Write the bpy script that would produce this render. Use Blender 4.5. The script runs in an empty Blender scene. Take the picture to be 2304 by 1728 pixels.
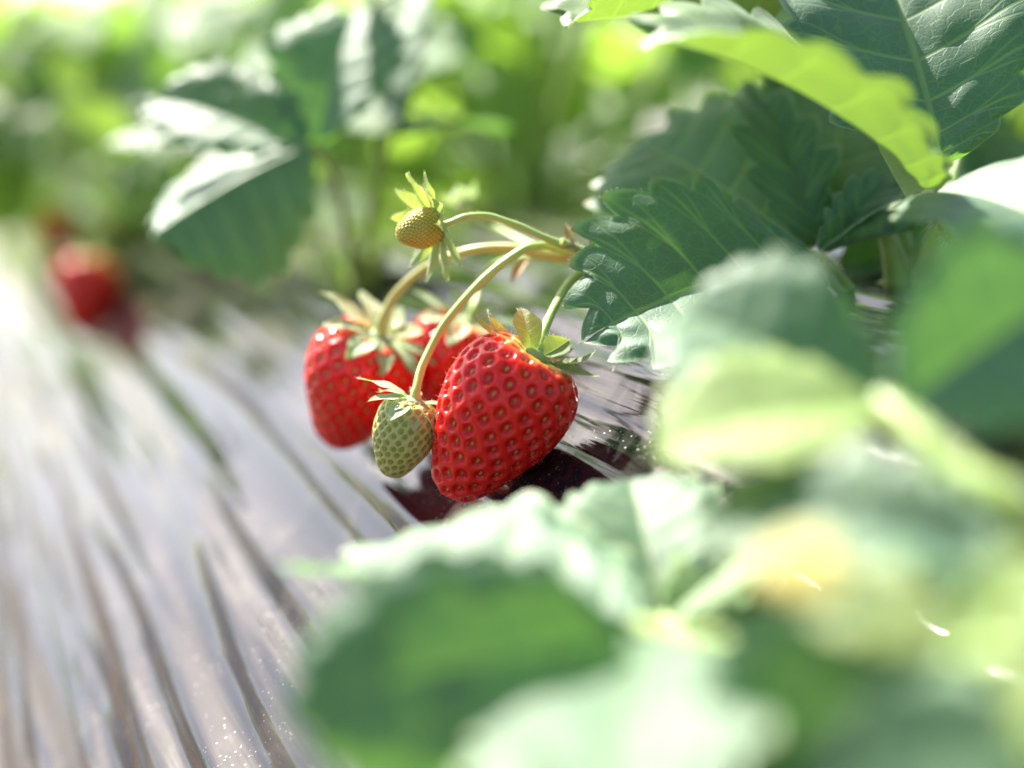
import bpy, math, random
import numpy as np
from mathutils import Vector, Matrix

random.seed(7)
rng = np.random.default_rng(7)
sc = bpy.context.scene
COL = sc.collection

# ------------------------------------------------------------------ camera
W0, H0, FPX = 2304.0, 1728.0, 3200.0          # photograph pixels, focal length in pixels (50 mm on 36 mm)
PITCH = math.radians(11.7)
CAMZ = 0.326
cam_d = bpy.data.cameras.new('camera')
cam = bpy.data.objects.new('camera', cam_d)
COL.objects.link(cam)
cam.location = (0, 0, CAMZ)
cam.rotation_euler = (math.radians(90) - PITCH, 0, 0)
cam_d.lens = 50
cam_d.sensor_width = 36
cam_d.clip_start = 0.01
cam_d.clip_end = 500
cam_d.dof.use_dof = True
cam_d.dof.focus_distance = 0.320
cam_d.dof.aperture_fstop = 3.5
sc.camera = cam
CR = Matrix.Rotation(math.radians(90) - PITCH, 3, 'X')
CL = Vector((0, 0, CAMZ))


def P(px, py, d):
    """a point d metres ahead of the lens along the ray through a photograph pixel"""
    return CL + CR @ Vector(((px - W0 / 2) / FPX * d, (H0 / 2 - py) / FPX * d, -d))


def V(x, y, z):
    """a direction given as right / up / towards the lens"""
    return (CR @ Vector((x, y, z))).normalized()


# ------------------------------------------------------------------ light
SUN = V(-0.36, 0.82, -0.44)
world = bpy.data.worlds.new('World')
sc.world = world
world.use_nodes = True
wn = world.node_tree
wn.nodes.clear()
sky = wn.nodes.new('ShaderNodeTexSky')
sky.sky_type = 'NISHITA'
sky.sun_disc = False
sky.sun_elevation = math.asin(SUN.z)
sky.sun_rotation = math.atan2(SUN.x, SUN.y)
sky.dust_density = 2.2
sky.air_density = 0.8
sky.ozone_density = 0.35
bg = wn.nodes.new('ShaderNodeBackground')
bg.inputs['Strength'].default_value = 0.095
wo = wn.nodes.new('ShaderNodeOutputWorld')
wn.links.new(sky.outputs[0], bg.inputs[0])
wn.links.new(bg.outputs[0], wo.inputs[0])
sd = bpy.data.lights.new('sun', 'SUN')
sd.energy = 5.0
sd.angle = math.radians(0.6)
sd.color = (1.0, 0.95, 0.86)
so = bpy.data.objects.new('sun', sd)
COL.objects.link(so)
so.rotation_euler = SUN.to_track_quat('Z', 'Y').to_euler()
sc.view_settings.view_transform = 'Standard'
sc.view_settings.look = 'None'
sc.view_settings.exposure = 1.8
sc.view_settings.gamma = 1
sc.view_settings.use_curve_mapping = False
sc.render.engine = 'CYCLES'
sc.cycles.use_denoising = True
sc.cycles.max_bounces = 10
sc.cycles.transmission_bounces = 6
sc.cycles.sample_clamp_indirect = 6.0


# ------------------------------------------------------------------ helpers
def tag(o, label=None, cat=None, group=None, kind=None):
    if label: o['label'] = label
    if cat: o['category'] = cat
    if group: o['group'] = group
    if kind: o['kind'] = kind
    return o


def empty(name, loc, label=None, cat=None, group=None):
    o = bpy.data.objects.new(name, None)
    COL.objects.link(o)
    o.location = loc
    o.empty_display_size = 0.01
    bpy.context.view_layer.update()
    return tag(o, label, cat, group)


def world_offset(p):
    off = Vector((0, 0, 0))
    while p is not None:
        off = off + p.location
        p = p.parent
    return off


class MB:
    """collects vertices, faces, uv layers and material slots of one mesh (world coordinates)"""

    def __init__(s):
        s.v, s.f, s.m, s.uv, s.uv2, s.at = [], [], [], [], [], []
        s.n = 0

    def add(s, v, f, mi=0, uv=None, uv2=None, at=None):
        v = np.asarray(v, float).reshape(-1, 3)
        k = len(v)
        s.v.append(v)
        f = np.asarray(f, int)
        s.f.append(f + s.n)
        s.m.append(np.full(len(f), mi))
        s.uv.append(np.zeros((k, 2)) if uv is None else np.asarray(uv, float))
        s.uv2.append(np.zeros((k, 2)) if uv2 is None else np.asarray(uv2, float))
        s.at.append(np.zeros(k) if at is None else np.asarray(at, float))
        s.n += k

    def mesh(s, name, mats, off=(0, 0, 0), smooth=True):
        v = np.concatenate(s.v) - np.array(off)[None]
        me = bpy.data.meshes.new(name)
        faces = []
        for f in s.f: faces += f.tolist()
        faces = [[a for i, a in enumerate(q) if a not in q[:i]] for q in faces]
        me.from_pydata(v.tolist(), [], faces)
        me.polygons.foreach_set('use_smooth', [smooth] * len(faces))
        me.polygons.foreach_set('material_index', np.concatenate(s.m).astype(int).tolist())
        li = np.empty(len(me.loops), int)
        me.loops.foreach_get('vertex_index', li)
        for nm, src in (('vein', s.uv), ('flat', s.uv2)):
            l = me.uv_layers.new(name=nm)
            l.data.foreach_set('uv', np.concatenate(src)[li].ravel())
        a = me.attributes.new('tone', 'FLOAT', 'POINT')
        a.data.foreach_set('value', np.concatenate(s.at))
        for m in (mats if isinstance(mats, (list, tuple)) else [mats]): me.materials.append(m)
        me.update()
        return me

    def build(s, name, mats, parent=None, smooth=True):
        off = world_offset(parent) if parent is not None else Vector((0, 0, 0))
        o = bpy.data.objects.new(name, s.mesh(name, mats, off, smooth))
        COL.objects.link(o)
        o.parent = parent
        return o


def grid_faces(nu, nv, wrap_u=False, flip=False):
    i = np.arange(nu if wrap_u else nu - 1)
    j = np.arange(nv - 1)
    I, J = np.meshgrid(i, j, indexing='ij')
    I2 = (I + 1) % nu
    a = I * nv + J; b = I2 * nv + J; c = I2 * nv + J + 1; d = I * nv + J + 1
    q = np.stack([a, b, c, d], -1).reshape(-1, 4)
    return q[:, ::-1] if flip else q


def sm(a, b, x):
    t = np.clip((np.asarray(x, float) - a) / (b - a), 0, 1)
    return t * t * (3 - 2 * t)


def spline(pts, n):
    """Catmull-Rom through the points"""
    p = np.array([list(q) for q in pts], float)
    p = np.vstack([2 * p[0] - p[1], p, 2 * p[-1] - p[-2]])
    m = len(p) - 3
    t = np.linspace(0, m - 1e-6, n)
    k = t.astype(int)
    f = (t - k)[:, None]
    p0, p1, p2, p3 = p[k], p[k + 1], p[k + 2], p[k + 3]
    return 0.5 * ((2 * p1) + (-p0 + p2) * f + (2 * p0 - 5 * p1 + 4 * p2 - p3) * f ** 2 + (-p0 + 3 * p1 - 3 * p2 + p3) * f ** 3)


def tube(mb, pts, radii, mi=0, n=40, seg=12, hairs=0, hair_len=0.0012, hair_mi=None, hair_w=0.00004):
    c = spline(pts, n)
    r = np.interp(np.linspace(0, 1, n), np.linspace(0, 1, len(radii)), radii)
    tan = np.gradient(c, axis=0)
    tan /= np.linalg.norm(tan, axis=1)[:, None] + 1e-12
    u = np.cross(tan[0], [0.3, 0.2, 1.0]); u /= np.linalg.norm(u)
    U = []
    for k in range(n):
        u = u - tan[k] * np.dot(u, tan[k]); u /= np.linalg.norm(u)
        U.append(u)
    U = np.array(U); Vv = np.cross(tan, U)
    th = np.linspace(0, 2 * np.pi, seg, endpoint=False)
    ring = U[:, None] * np.cos(th)[None, :, None] + Vv[:, None] * np.sin(th)[None, :, None]
    wob = 1 + 0.06 * np.sin(np.arange(n) * 0.7)[:, None, None] * np.cos(2 * th)[None, :, None]
    vv = c[:, None] + ring * r[:, None, None] * wob
    v = vv.transpose(1, 0, 2).reshape(-1, 3)
    uv = np.stack(np.meshgrid(th / (2 * np.pi), np.linspace(0, 1, n), indexing='ij'), -1).reshape(-1, 2)
    mb.add(v, grid_faces(seg, n, True), mi, uv, uv)
    # closed ends
    for e, k in ((0, 0), (n - 1, n - 1)):
        idx = [j * n + e for j in range(seg)]
        mb.add(v[idx], [list(range(seg))] if False else [[0, a, a + 1] for a in range(1, seg - 1)], mi)
    if hairs:
        kk = rng.integers(0, n - 1, hairs); aa = rng.uniform(0, 2 * np.pi, hairs); ff = rng.random(hairs)
        cc = c[kk] + (c[kk + 1] - c[kk]) * ff[:, None]
        d = U[kk] * np.cos(aa)[:, None] + Vv[kk] * np.sin(aa)[:, None]
        b = cc + d * r[kk][:, None] * 0.95
        dd = d + rng.normal(0, 0.3, (hairs, 3)) - tan[kk] * 0.25
        dd /= np.linalg.norm(dd, axis=1)[:, None]
        hair_mesh(mb, b, dd, hair_len, hair_w, mi if hair_mi is None else hair_mi)


def hair_mesh(mb, b, d, length, w, mi):
    k = len(b)
    ln = length * rng.uniform(0.5, 1.2, k)[:, None]
    s = np.cross(d, rng.normal(0, 1, (k, 3))); s /= np.linalg.norm(s, axis=1)[:, None] + 1e-9
    s2 = np.cross(d, s)
    t = b + d * ln
    v = np.stack([b + s * w, b - s * w * 0.5 + s2 * w * 0.8, b - s * w * 0.5 - s2 * w * 0.8, t], 1).reshape(-1, 3)
    i = np.arange(k)[:, None] * 4
    f = np.concatenate([i + np.array([[0, 1, 3]]), i + np.array([[1, 2, 3]]), i + np.array([[2, 0, 3]])])
    mb.add(v, f, mi)


# ------------------------------------------------------------------ materials
class NT:
    def __init__(s, name):
        s.mat = bpy.data.materials.new(name)
        s.mat.use_nodes = True
        s.t = s.mat.node_tree
        s.t.nodes.clear()
        s.out = s.t.nodes.new('ShaderNodeOutputMaterial')

    def n(s, kind, **kw):
        o = s.t.nodes.new('ShaderNode' + kind)
        for k, v in kw.items():
            if k in o.inputs.keys(): s.put(o.inputs[k], v)
            else: setattr(o, k, v)
        return o

    def put(s, sock, v):
        if isinstance(v, bpy.types.NodeSocket): s.t.links.new(v, sock)
        elif isinstance(v, bpy.types.Node): s.t.links.new(v.outputs[0], sock)
        else:
            if sock.type == 'RGBA' and hasattr(v, '__len__') and len(v) == 3: v = (*v, 1)
            sock.default_value = v

    def m(s, op, a, b=None, c=None, clamp=False):
        o = s.t.nodes.new('ShaderNodeMath')
        o.operation = op; o.use_clamp = clamp
        for i, v in enumerate((a, b, c)):
            if v is not None: s.put(o.inputs[i], v)
        return o.outputs[0]

    def step(s, a, b, x, lo=0.0, hi=1.0):
        o = s.t.nodes.new('ShaderNodeMapRange')
        o.interpolation_type = 'SMOOTHSTEP'
        s.put(o.inputs['Value'], x)
        o.inputs['From Min'].default_value = a; o.inputs['From Max'].default_value = b
        o.inputs['To Min'].default_value = lo; o.inputs['To Max'].default_value = hi
        return o.outputs[0]

    def mix(s, f, a, b):
        o = s.t.nodes.new('ShaderNodeMix')
        o.data_type = 'RGBA'
        s.put(o.inputs[0], f); s.put(o.inputs[6], a); s.put(o.inputs[7], b)
        return o.outputs[2]

    def uv(s, name):
        return s.n('UVMap', uv_map=name).outputs[0]

    def xyz(s, v):
        o = s.n('SeparateXYZ'); s.put(o.inputs[0], v)
        return o.outputs

    def noise(s, vec, scale, detail=3.0, rough=0.5, dist=0.0):
        o = s.n('TexNoise'); s.put(o.inputs['Vector'], vec)
        o.inputs['Scale'].default_value = scale; o.inputs['Detail'].default_value = detail
        o.inputs['Roughness'].default_value = rough; o.inputs['Distortion'].default_value = dist
        return o.outputs[0]

    def scaled(s, vec, sx, sy, sz=1.0):
        o = s.n('Mapping'); s.put(o.inputs['Vector'], vec); o.inputs['Scale'].default_value = (sx, sy, sz)
        return o.outputs[0]

    def bump(s, h, strength, dist):
        o = s.n('Bump'); s.put(o.inputs['Height'], h)
        o.inputs['Strength'].default_value = strength; o.inputs['Distance'].default_value = dist
        return o.outputs[0]

    def done(s, shader):
        s.t.links.new(shader.outputs[0] if isinstance(shader, bpy.types.Node) else shader, s.out.inputs[0])
        return s.mat


def leaf_material(name, top, under, trans, vein, rough=0.54, transl=0.25, tips=True, sheen=0.2, scale=1.0, spec=0.5):
    k = NT(name)
    u, b, _ = k.xyz(k.uv('vein'))
    flat = k.uv('flat')
    oi = k.n('ObjectInfo')
    # side veins run to the tooth tips, the midrib lies at b = 0
    fr = k.m('FRACT', k.m('ADD', u, 0.88))
    vd = k.m('ABSOLUTE', k.m('SUBTRACT', fr, 0.5))
    side = k.step(0.018, 0.06, vd, 1, 0)
    # side veins fork on their way out
    fk = k.m('ABSOLUTE', k.m('SUBTRACT', vd, k.m('MULTIPLY', k.m('MAXIMUM', k.m('SUBTRACT', b, 0.42), 0.0), 0.62)))
    side = k.m('MAXIMUM', side, k.m('MULTIPLY', k.step(0.012, 0.05, fk, 1, 0), k.step(0.42, 0.5, b, 0, 0.7)))
    side = k.m('MULTIPLY', side, k.step(0.75, 1.0, b, 1, 0.3))
    mid = k.step(0.012, 0.045, b, 1, 0)
    vo = k.n('TexVoronoi', feature='DISTANCE_TO_EDGE')
    wrp = k.n('TexNoise'); k.put(wrp.inputs['Vector'], flat); wrp.inputs['Scale'].default_value = 12
    vm = k.n('VectorMath', operation='MULTIPLY_ADD'); k.put(vm.inputs[0], wrp.outputs[1]); vm.inputs[1].default_value = (.05, .05, .05); k.put(vm.inputs[2], flat)
    k.put(vo.inputs['Vector'], vm.outputs[0]); vo.inputs['Scale'].default_value = 17 * scale
    net = k.step(0.008, 0.05, vo.outputs[0], 1, 0)
    vo2 = k.n('TexVoronoi', feature='DISTANCE_TO_EDGE')
    k.put(vo2.inputs['Vector'], vm.outputs[0]); vo2.inputs['Scale'].default_value = 48 * scale
    net2 = k.step(0.01, 0.10, vo2.outputs[0], 1, 0)
    veins = k.m('MAXIMUM', k.m('MAXIMUM', side, mid), k.m('MAXIMUM', k.m('MULTIPLY', net, 0.42), k.m('MULTIPLY', net2, 0.16)))
    mott = k.noise(flat, 5, 4, 0.6)
    fine = k.noise(flat, 90, 3, 0.6)
    top2 = k.mix(k.step(0.3, 0.7, mott), top, tuple(c * 0.72 for c in top))
    top2 = k.mix(k.m('MULTIPLY', k.step(0.45, 0.75, fine), 0.25), top2, tuple(min(1, c * 1.7 + 0.02) for c in top))
    top3 = k.mix(k.m('MULTIPLY', veins, 0.55), top2, vein)
    und = k.mix(k.m('MULTIPLY', veins, 0.5), under, vein)
    back = k.n('NewGeometry').outputs['Backfacing']
    col = k.mix(back, top3, und)
    hs = k.n('HueSaturation'); k.put(hs.inputs['Color'], col)
    k.put(hs.inputs['Value'], k.m('MULTIPLY_ADD', oi.outputs['Random'], 0.4, 0.8))
    k.put(hs.inputs['Hue'], k.m('MULTIPLY_ADD', oi.outputs['Random'], 0.02, 0.49))
    col = hs.outputs[0]
    col = k.mix(k.m('MULTIPLY', k.step(0.945, 1.0, b), 0.65), col, tuple(min(1, c * 1.5) for c in under))  # sunlit rim painted in: edge colour lightened
    if tips:
        tip = k.m('MULTIPLY', k.m('MULTIPLY', k.step(0.955, 1.0, b), k.step(0.04, 0.14, vd, 1, 0)), k.m('MULTIPLY_ADD', k.noise(flat, 2.3, 2), 1.6, -0.3, clamp=True))
        col = k.mix(tip, col, (0.36, 0.10, 0.05))
    tcol = k.mix(k.m('MULTIPLY', veins, 0.55), trans, tuple(min(1, c * 1.5) for c in trans))
    h = k.m('ADD', k.m('MULTIPLY', veins, -0.8), k.m('MULTIPLY', fine, 0.35))
    nb = k.bump(h, 0.40, 0.0003)
    pr = k.n('BsdfPrincipled')
    k.put(pr.inputs['Base Color'], col); k.put(pr.inputs['Normal'], nb)
    k.put(pr.inputs['Roughness'], k.mix(back, (rough,) * 3, (0.6,) * 3))
    pr.inputs['Specular IOR Level'].default_value = spec
    pr.inputs['Sheen Weight'].default_value = sheen
    pr.inputs['Sheen Roughness'].default_value = 0.5
    tr = k.n('BsdfTranslucent'); k.put(tr.inputs['Color'], tcol); k.put(tr.inputs['Normal'], nb)
    mx = k.n('MixShader'); mx.inputs[0].default_value = transl
    k.put(mx.inputs[1], pr); k.put(mx.inputs[2], tr)
    return k.done(mx)


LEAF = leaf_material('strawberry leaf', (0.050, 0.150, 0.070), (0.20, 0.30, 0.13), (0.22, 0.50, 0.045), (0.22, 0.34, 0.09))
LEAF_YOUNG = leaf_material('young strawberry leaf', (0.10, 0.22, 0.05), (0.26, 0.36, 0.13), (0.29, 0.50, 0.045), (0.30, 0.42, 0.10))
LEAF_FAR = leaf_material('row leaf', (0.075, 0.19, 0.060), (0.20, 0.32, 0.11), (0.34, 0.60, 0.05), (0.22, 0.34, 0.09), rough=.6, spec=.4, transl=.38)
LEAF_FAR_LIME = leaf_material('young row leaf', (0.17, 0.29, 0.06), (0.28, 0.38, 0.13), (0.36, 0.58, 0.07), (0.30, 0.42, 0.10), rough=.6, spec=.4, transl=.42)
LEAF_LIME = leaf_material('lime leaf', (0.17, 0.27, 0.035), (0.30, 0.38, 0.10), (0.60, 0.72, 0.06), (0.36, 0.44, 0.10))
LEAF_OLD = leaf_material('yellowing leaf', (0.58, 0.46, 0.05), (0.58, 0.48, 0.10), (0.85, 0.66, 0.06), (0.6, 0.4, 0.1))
SEPAL = leaf_material('sepal', (0.17, 0.27, 0.08), (0.32, 0.42, 0.20), (0.55, 0.68, 0.10), (0.32, 0.42, 0.16), rough=0.5, transl=0.4, sheen=0.3, tips=False)
SEPAL_PALE = leaf_material('pale sepal', (0.36, 0.54, 0.20), (0.46, 0.62, 0.30), (0.52, 0.74, 0.20), (0.42, 0.5, 0.25), rough=0.5, transl=0.22, sheen=0.35, tips=False)


def stem_material(name, c1, c2, hairc=None):
    k = NT(name)
    u, v, _ = k.xyz(k.uv('flat'))
    nz = k.noise(k.scaled(k.uv('flat'), 4, 60), 1.0, 4, 0.6)
    g = k.noise(k.scaled(k.uv('flat'), 1.0, 3), 1.3, 2, 0.5)
    col = k.mix(k.step(0.35, 0.65, g), c1, c2)
    col = k.mix(k.m('MULTIPLY', nz, 0.3), col, tuple(c * 0.6 for c in c1))
    pr = k.n('BsdfPrincipled'); k.put(pr.inputs['Base Color'], col)
    k.put(pr.inputs['Normal'], k.bump(nz, 0.4, 0.0002))
    pr.inputs['Roughness'].default_value = 0.42
    pr.inputs['Sheen Weight'].default_value = 0.35
    pr.inputs['Subsurface Weight'].default_value = 0.35
    pr.inputs['Subsurface Radius'].default_value = (0.9, 1.0, 0.3)
    pr.inputs['Subsurface Scale'].default_value = 0.0012
    return k.done(pr)


STEM = stem_material('fruit stem', (0.42, 0.57, 0.10), (0.50, 0.61, 0.14))
STEM_RED = stem_material('sun tanned fruit stem', (0.48, 0.54, 0.12), (0.56, 0.45, 0.11))
PETIOLE = stem_material('leaf stalk', (0.24, 0.38, 0.05), (0.36, 0.44, 0.08))
BRACT = stem_material('bract', (0.50, 0.22, 0.08), (0.42, 0.34, 0.10))
k = NT('plant hair')
pr = k.n('BsdfPrincipled'); pr.inputs['Base Color'].default_value = (0.8, 0.8, 0.7, 1); pr.inputs['Roughness'].default_value = 0.5
tr = k.n('BsdfTranslucent'); tr.inputs['Color'].default_value = (0.85, 0.85, 0.75, 1)
mx = k.n('MixShader'); mx.inputs[0].default_value = 0.5; k.put(mx.inputs[1], pr); k.put(mx.inputs[2], tr)
HAIR = k.done(mx)


def flesh_material(name, deep, ridge, crown, rough=0.24, sss=0.45, radius=(3.5, 0.7, 0.4), pit=None):
    """uv 'vein'.x is the way from the calyx (0) to the tip (1); 'tone' is 1 on the ridges, 0 in the pits"""
    k = NT(name)
    t, _, _ = k.xyz(k.uv('vein'))
    at = k.n('Attribute', attribute_name='tone').outputs['Fac']
    tc = k.n('TexCoord').outputs['Object']
    nz = k.noise(tc, 220, 4, 0.6)
    big = k.noise(tc, 70, 2, 0.5)
    col = k.mix(at, pit or deep, ridge)
    col = k.mix(k.step(0.4, 0.75, big, 0, 0.55), col, deep)
    tt = k.m('MULTIPLY_ADD', big, 0.10, k.m('SUBTRACT', t, 0.05))
    col = k.mix(k.step(0.06, 0.19, tt, 1, 0), col, crown)
    pr = k.n('BsdfPrincipled')
    k.put(pr.inputs['Base Color'], col)
    k.put(pr.inputs['Roughness'], k.m('MULTIPLY_ADD', nz, 0.18, rough - 0.08))
    k.put(pr.inputs['Normal'], k.bump(k.noise(tc, 900, 2, 0.5), 0.14, 0.0003))
    pr.inputs['Specular IOR Level'].default_value = 0.35
    pr.inputs['Subsurface Weight'].default_value = sss
    pr.inputs['Subsurface Radius'].default_value = radius
    pr.inputs['Subsurface Scale'].default_value = 0.001
    pr.inputs['Coat Weight'].default_value = 0.12
    pr.inputs['Coat Roughness'].default_value = 0.16
    return k.done(pr)


RED = flesh_material('ripe strawberry flesh', (0.66, 0.007, 0.004), (0.90, 0.018, 0.009), (0.85, 0.50, 0.10))
GREEN = flesh_material('unripe strawberry flesh', (0.30, 0.31, 0.07), (0.58, 0.54, 0.17), (0.50, 0.52, 0.20), rough=0.4, sss=0.3, radius=(1.2, 1.2, 0.4), pit=(0.33, 0.33, 0.06))
YOUNG = flesh_material('young fruit flesh', (0.42, 0.38, 0.05), (0.50, 0.48, 0.08), (0.5, 0.5, 0.12), rough=0.5, sss=0.3, radius=(1.2, 1.0, 0.3), pit=(0.42, 0.26, 0.03))


def plain(name, c, rough=0.4, sss=0.0):
    k = NT(name)
    tc = k.n('TexCoord').outputs['Object']
    nz = k.noise(tc, 600, 3, 0.6)
    pr = k.n('BsdfPrincipled')
    k.put(pr.inputs['Base Color'], k.mix(nz, tuple(x * 0.75 for x in c), tuple(min(1, x * 1.2) for x in c)))
    pr.inputs['Roughness'].default_value = rough
    return k.done(pr)


SEED = plain('ripe seed', (0.60, 0.34, 0.06), 0.3)
SEED_RED = plain('reddish seed', (0.50, 0.14, 0.03), 0.3)
SEED_OLIVE = plain('olive seed', (0.42, 0.36, 0.05), 0.35)
SEED_GREEN = plain('green seed', (0.30, 0.36, 0.06), 0.45)
SEED_YEL = plain('yellow pistil', (0.66, 0.50, 0.07), 0.45)
WITHER = plain('withered brown tissue', (0.16, 0.07, 0.025), 0.7)
PETAL = plain('white petal', (0.80, 0.80, 0.74), 0.6)

# ------------------------------------------------------------------ the bed and the ground
AZ = math.atan2(-1452, math.hypot(3200, 664))
RD = Vector((math.sin(AZ), math.cos(AZ), 0))           # along the row, away from the lens
QD = Vector((math.cos(AZ), -math.sin(AZ), 0))          # across the row, to the right
SL = math.radians(41.2)
NS = -QD * math.sin(SL) + Vector((0, 0, math.cos(SL)))  # slope normal
CPL = 0.1548                                            # lens to slope plane
CREST = CAMZ - 0.055
# where the slope plane reaches the crest height: q of the crest
p_on = CL - NS * CPL
q_on = p_on.dot(QD)
QC = q_on + (CREST - p_on.z) / math.tan(SL)
TOPW = 0.46
FOOT_Q = QC - CREST / math.tan(SL)
print('crest q', QC, 'foot q', FOOT_Q, 'crest z', CREST)


def profile_z(q):
    """height of the bed across the row, rounded shoulders"""
    q = np.asarray(q, float) - QC
    w = TOPW
    ts = math.tan(SL)
    l = q * ts; r = (w - q) * ts
    top = 0.012 * np.sin(np.clip(q / w, 0, 1) * np.pi)
    kk = 0.012

    def smin(a, b, h):
        m = np.clip(0.5 + 0.5 * (b - a) / h, 0, 1)
        return b * (1 - m) + a * m - h * m * (1 - m)
    z = smin(smin(l, top, 0.03), r, 0.03) + CREST
    return np.maximum(z, 0.0) + 0.0


wr = np.random.default_rng(21)
NWR = 760
wr_q = wr.uniform(-0.36, 0.10, NWR) + QC
wr_t = wr.uniform(-0.15, 1.6, NWR)
wr_L = wr.uniform(0.05, 0.28, NWR)
wr_w = wr.uniform(0.0008, 0.0034, NWR)
wr_a = wr.uniform(0.15, 0.62, NWR) * wr_w * np.where(wr.random(NWR) < 0.65, 1, -1)
wr_s = wr.normal(0.0, 0.012, NWR) + np.interp(wr_q - QC, [-0.3, -0.08, 0.05], [0.08, 0.02, -0.03])
wr_c = wr.normal(0, 0.03, NWR)
# sharp little creases where the film is in focus
for i_ in range(NWR - 120, NWR):
    wr_q[i_] = QC + wr.uniform(-.25, .03); wr_t[i_] = wr.uniform(.22, .62); wr_L[i_] = wr.uniform(.02, .11)
    wr_w[i_] = wr.uniform(.0008, .0019); wr_a[i_] = wr_w[i_] * wr.uniform(.3, .75) * (1 if wr.random() < .85 else -1)
# long clean tension folds low on the slope
for i_, (q_, t_, L_, w_, a_) in enumerate(((-.150, .33, .16, .0042, .0022), (-.128, .36, .18, .0050, -.0020), (-.112, .30, .14, .0036, .0020), (-.172, .36, .2, .0050, .0024), (-.198, .40, .22, .0060, -.0026), (-.222, .45, .25, .0060, .0028),
                                           (-.095, .36, .12, .0030, .0015), (-.082, .33, .10, .0024, .0012), (-.060, .31, .06, .0020, .0009), (-.24, .40, .2, .0055, .0028))):
    wr_q[i_], wr_t[i_], wr_L[i_], wr_w[i_], wr_a[i_], wr_s[i_], wr_c[i_] = QC + q_, t_, L_, w_, a_, .05 * (-q_ / .15), 0.0


def wrinkle(t, q):
    z = np.zeros_like(t)
    for i in range(NWR):
        dt = t - wr_t[i]
        m = np.abs(dt) < 2.4 * wr_L[i]
        if not m.any(): continue
        x = dt[m]
        qq = q[m] - (wr_q[i] + wr_s[i] * x + wr_c[i] * x * x)
        wid = wr_w[i] * (1 + 0.7 * np.abs(x) / wr_L[i])
        z[m] += wr_a[i] * np.exp(-(qq / wid) ** 2) * np.exp(-(x / wr_L[i]) ** 2)
    z += 0.0010 * np.sin(q * 230 + 2.0 * np.sin(t * 7)) * np.sin(t * 5 + q * 31 + 2) ** 2
    z += 0.0012 * np.sin(q * 75 + 1.3 * np.sin(t * 9) + 0.8) * np.sin(t * 6 + q * 20 + 1)
    return z


def bedpt(t, q, lift=0.0):
    z = float(profile_z(np.array([q]))[0])
    return RD * t + QD * q + Vector((0, 0, z + lift))


tl = np.concatenate([np.linspace(-0.6, 0.02, 60, endpoint=False), np.arange(0.02, 1.1, 0.0042), 1.1 + np.cumsum(np.geomspace(0.006, 0.5, 60))])
ql = np.concatenate([np.linspace(FOOT_Q - 0.02, QC - 0.25, 40, endpoint=False), np.arange(QC - 0.25, QC + 0.06, 0.00075), np.linspace(QC + 0.06, QC + TOPW + (QC - FOOT_Q) + 0.02, 60)])
T, Q = np.meshgrid(tl, ql, indexing='ij')
Z = profile_z(Q)
bump_z = wrinkle(T.ravel(), Q.ravel()).reshape(T.shape)
dz = np.gradient(Z, ql, axis=1)
nx, nz_ = -dz / np.sqrt(1 + dz ** 2), 1 / np.sqrt(1 + dz ** 2)
Qd = Q + nx * bump_z; Zd = Z + nz_ * bump_z + 0.003
XY = T[..., None] * np.array(RD)[None, None] + Qd[..., None] * np.array(QD)[None, None]
XY[..., 2] = Zd
arc = np.concatenate([[0], np.cumsum(np.hypot(np.diff(ql), np.diff(profile_z(ql))))])
A2 = np.broadcast_to(arc[None], T.shape)
uvb = np.stack([T, A2], -1).reshape(-1, 2)

k = NT('black plastic mulch')
fl = k.uv('flat')
s1 = k.noise(k.scaled(fl, 7, 150), 1.0, 3, 0.55, 0.3)
s2 = k.noise(k.scaled(fl, 22, 420), 1.0, 3, 0.6, 0.2)
s3 = k.noise(k.scaled(fl, 40, 60), 1.0, 3, 0.6)
hgt = k.m('ADD', k.m('ADD', k.m('MULTIPLY', s1, 1.0), k.m('MULTIPLY', s2, 0.12)), k.m('MULTIPLY', s3, 0.12))
nb = k.bump(hgt, 0.30, 0.0014)
film = k.noise(k.scaled(fl, 10, 34), 1.0, 5, 0.65)
blot = k.noise(k.scaled(fl, 26, 60), 1.0, 4, 0.7)
vo = k.n('TexVoronoi', feature='F1'); k.put(vo.inputs['Vector'], fl); vo.inputs['Scale'].default_value = 900
vo.inputs['Randomness'].default_value = 1.0
wn_ = k.n('TexWhiteNoise', noise_dimensions='3D'); k.put(wn_.inputs[0], vo.outputs['Position'])
spk = k.m('MULTIPLY', k.step(0.10, 0.28, vo.outputs['Distance'], 1, 0), k.m('GREATER_THAN', wn_.outputs[0], 0.62))
spk = k.m('MULTIPLY', spk, k.step(0.44, 0.62, blot, 0.1, 1))
vo2 = k.n('TexVoronoi', feature='F1'); k.put(vo2.inputs['Vector'], fl); vo2.inputs['Scale'].default_value = 330
wn2 = k.n('TexWhiteNoise', noise_dimensions='3D'); k.put(wn2.inputs[0], vo2.outputs['Position'])
spk2 = k.m('MULTIPLY', k.step(0.03, 0.12, vo2.outputs['Distance'], 1, 0), k.m('GREATER_THAN', wn2.outputs[0], 0.86))
spk2 = k.m('MULTIPLY', spk2, k.step(0.47, 0.60, blot, 0.0, 0.8))
spk = k.m('MAXIMUM', spk, spk2)
dust = k.m('MULTIPLY', k.step(0.46, 0.74, film), 0.24)
dust = k.m('ADD', dust, k.m('MULTIPLY', k.step(0.50, 0.75, blot), 0.10))
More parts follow.
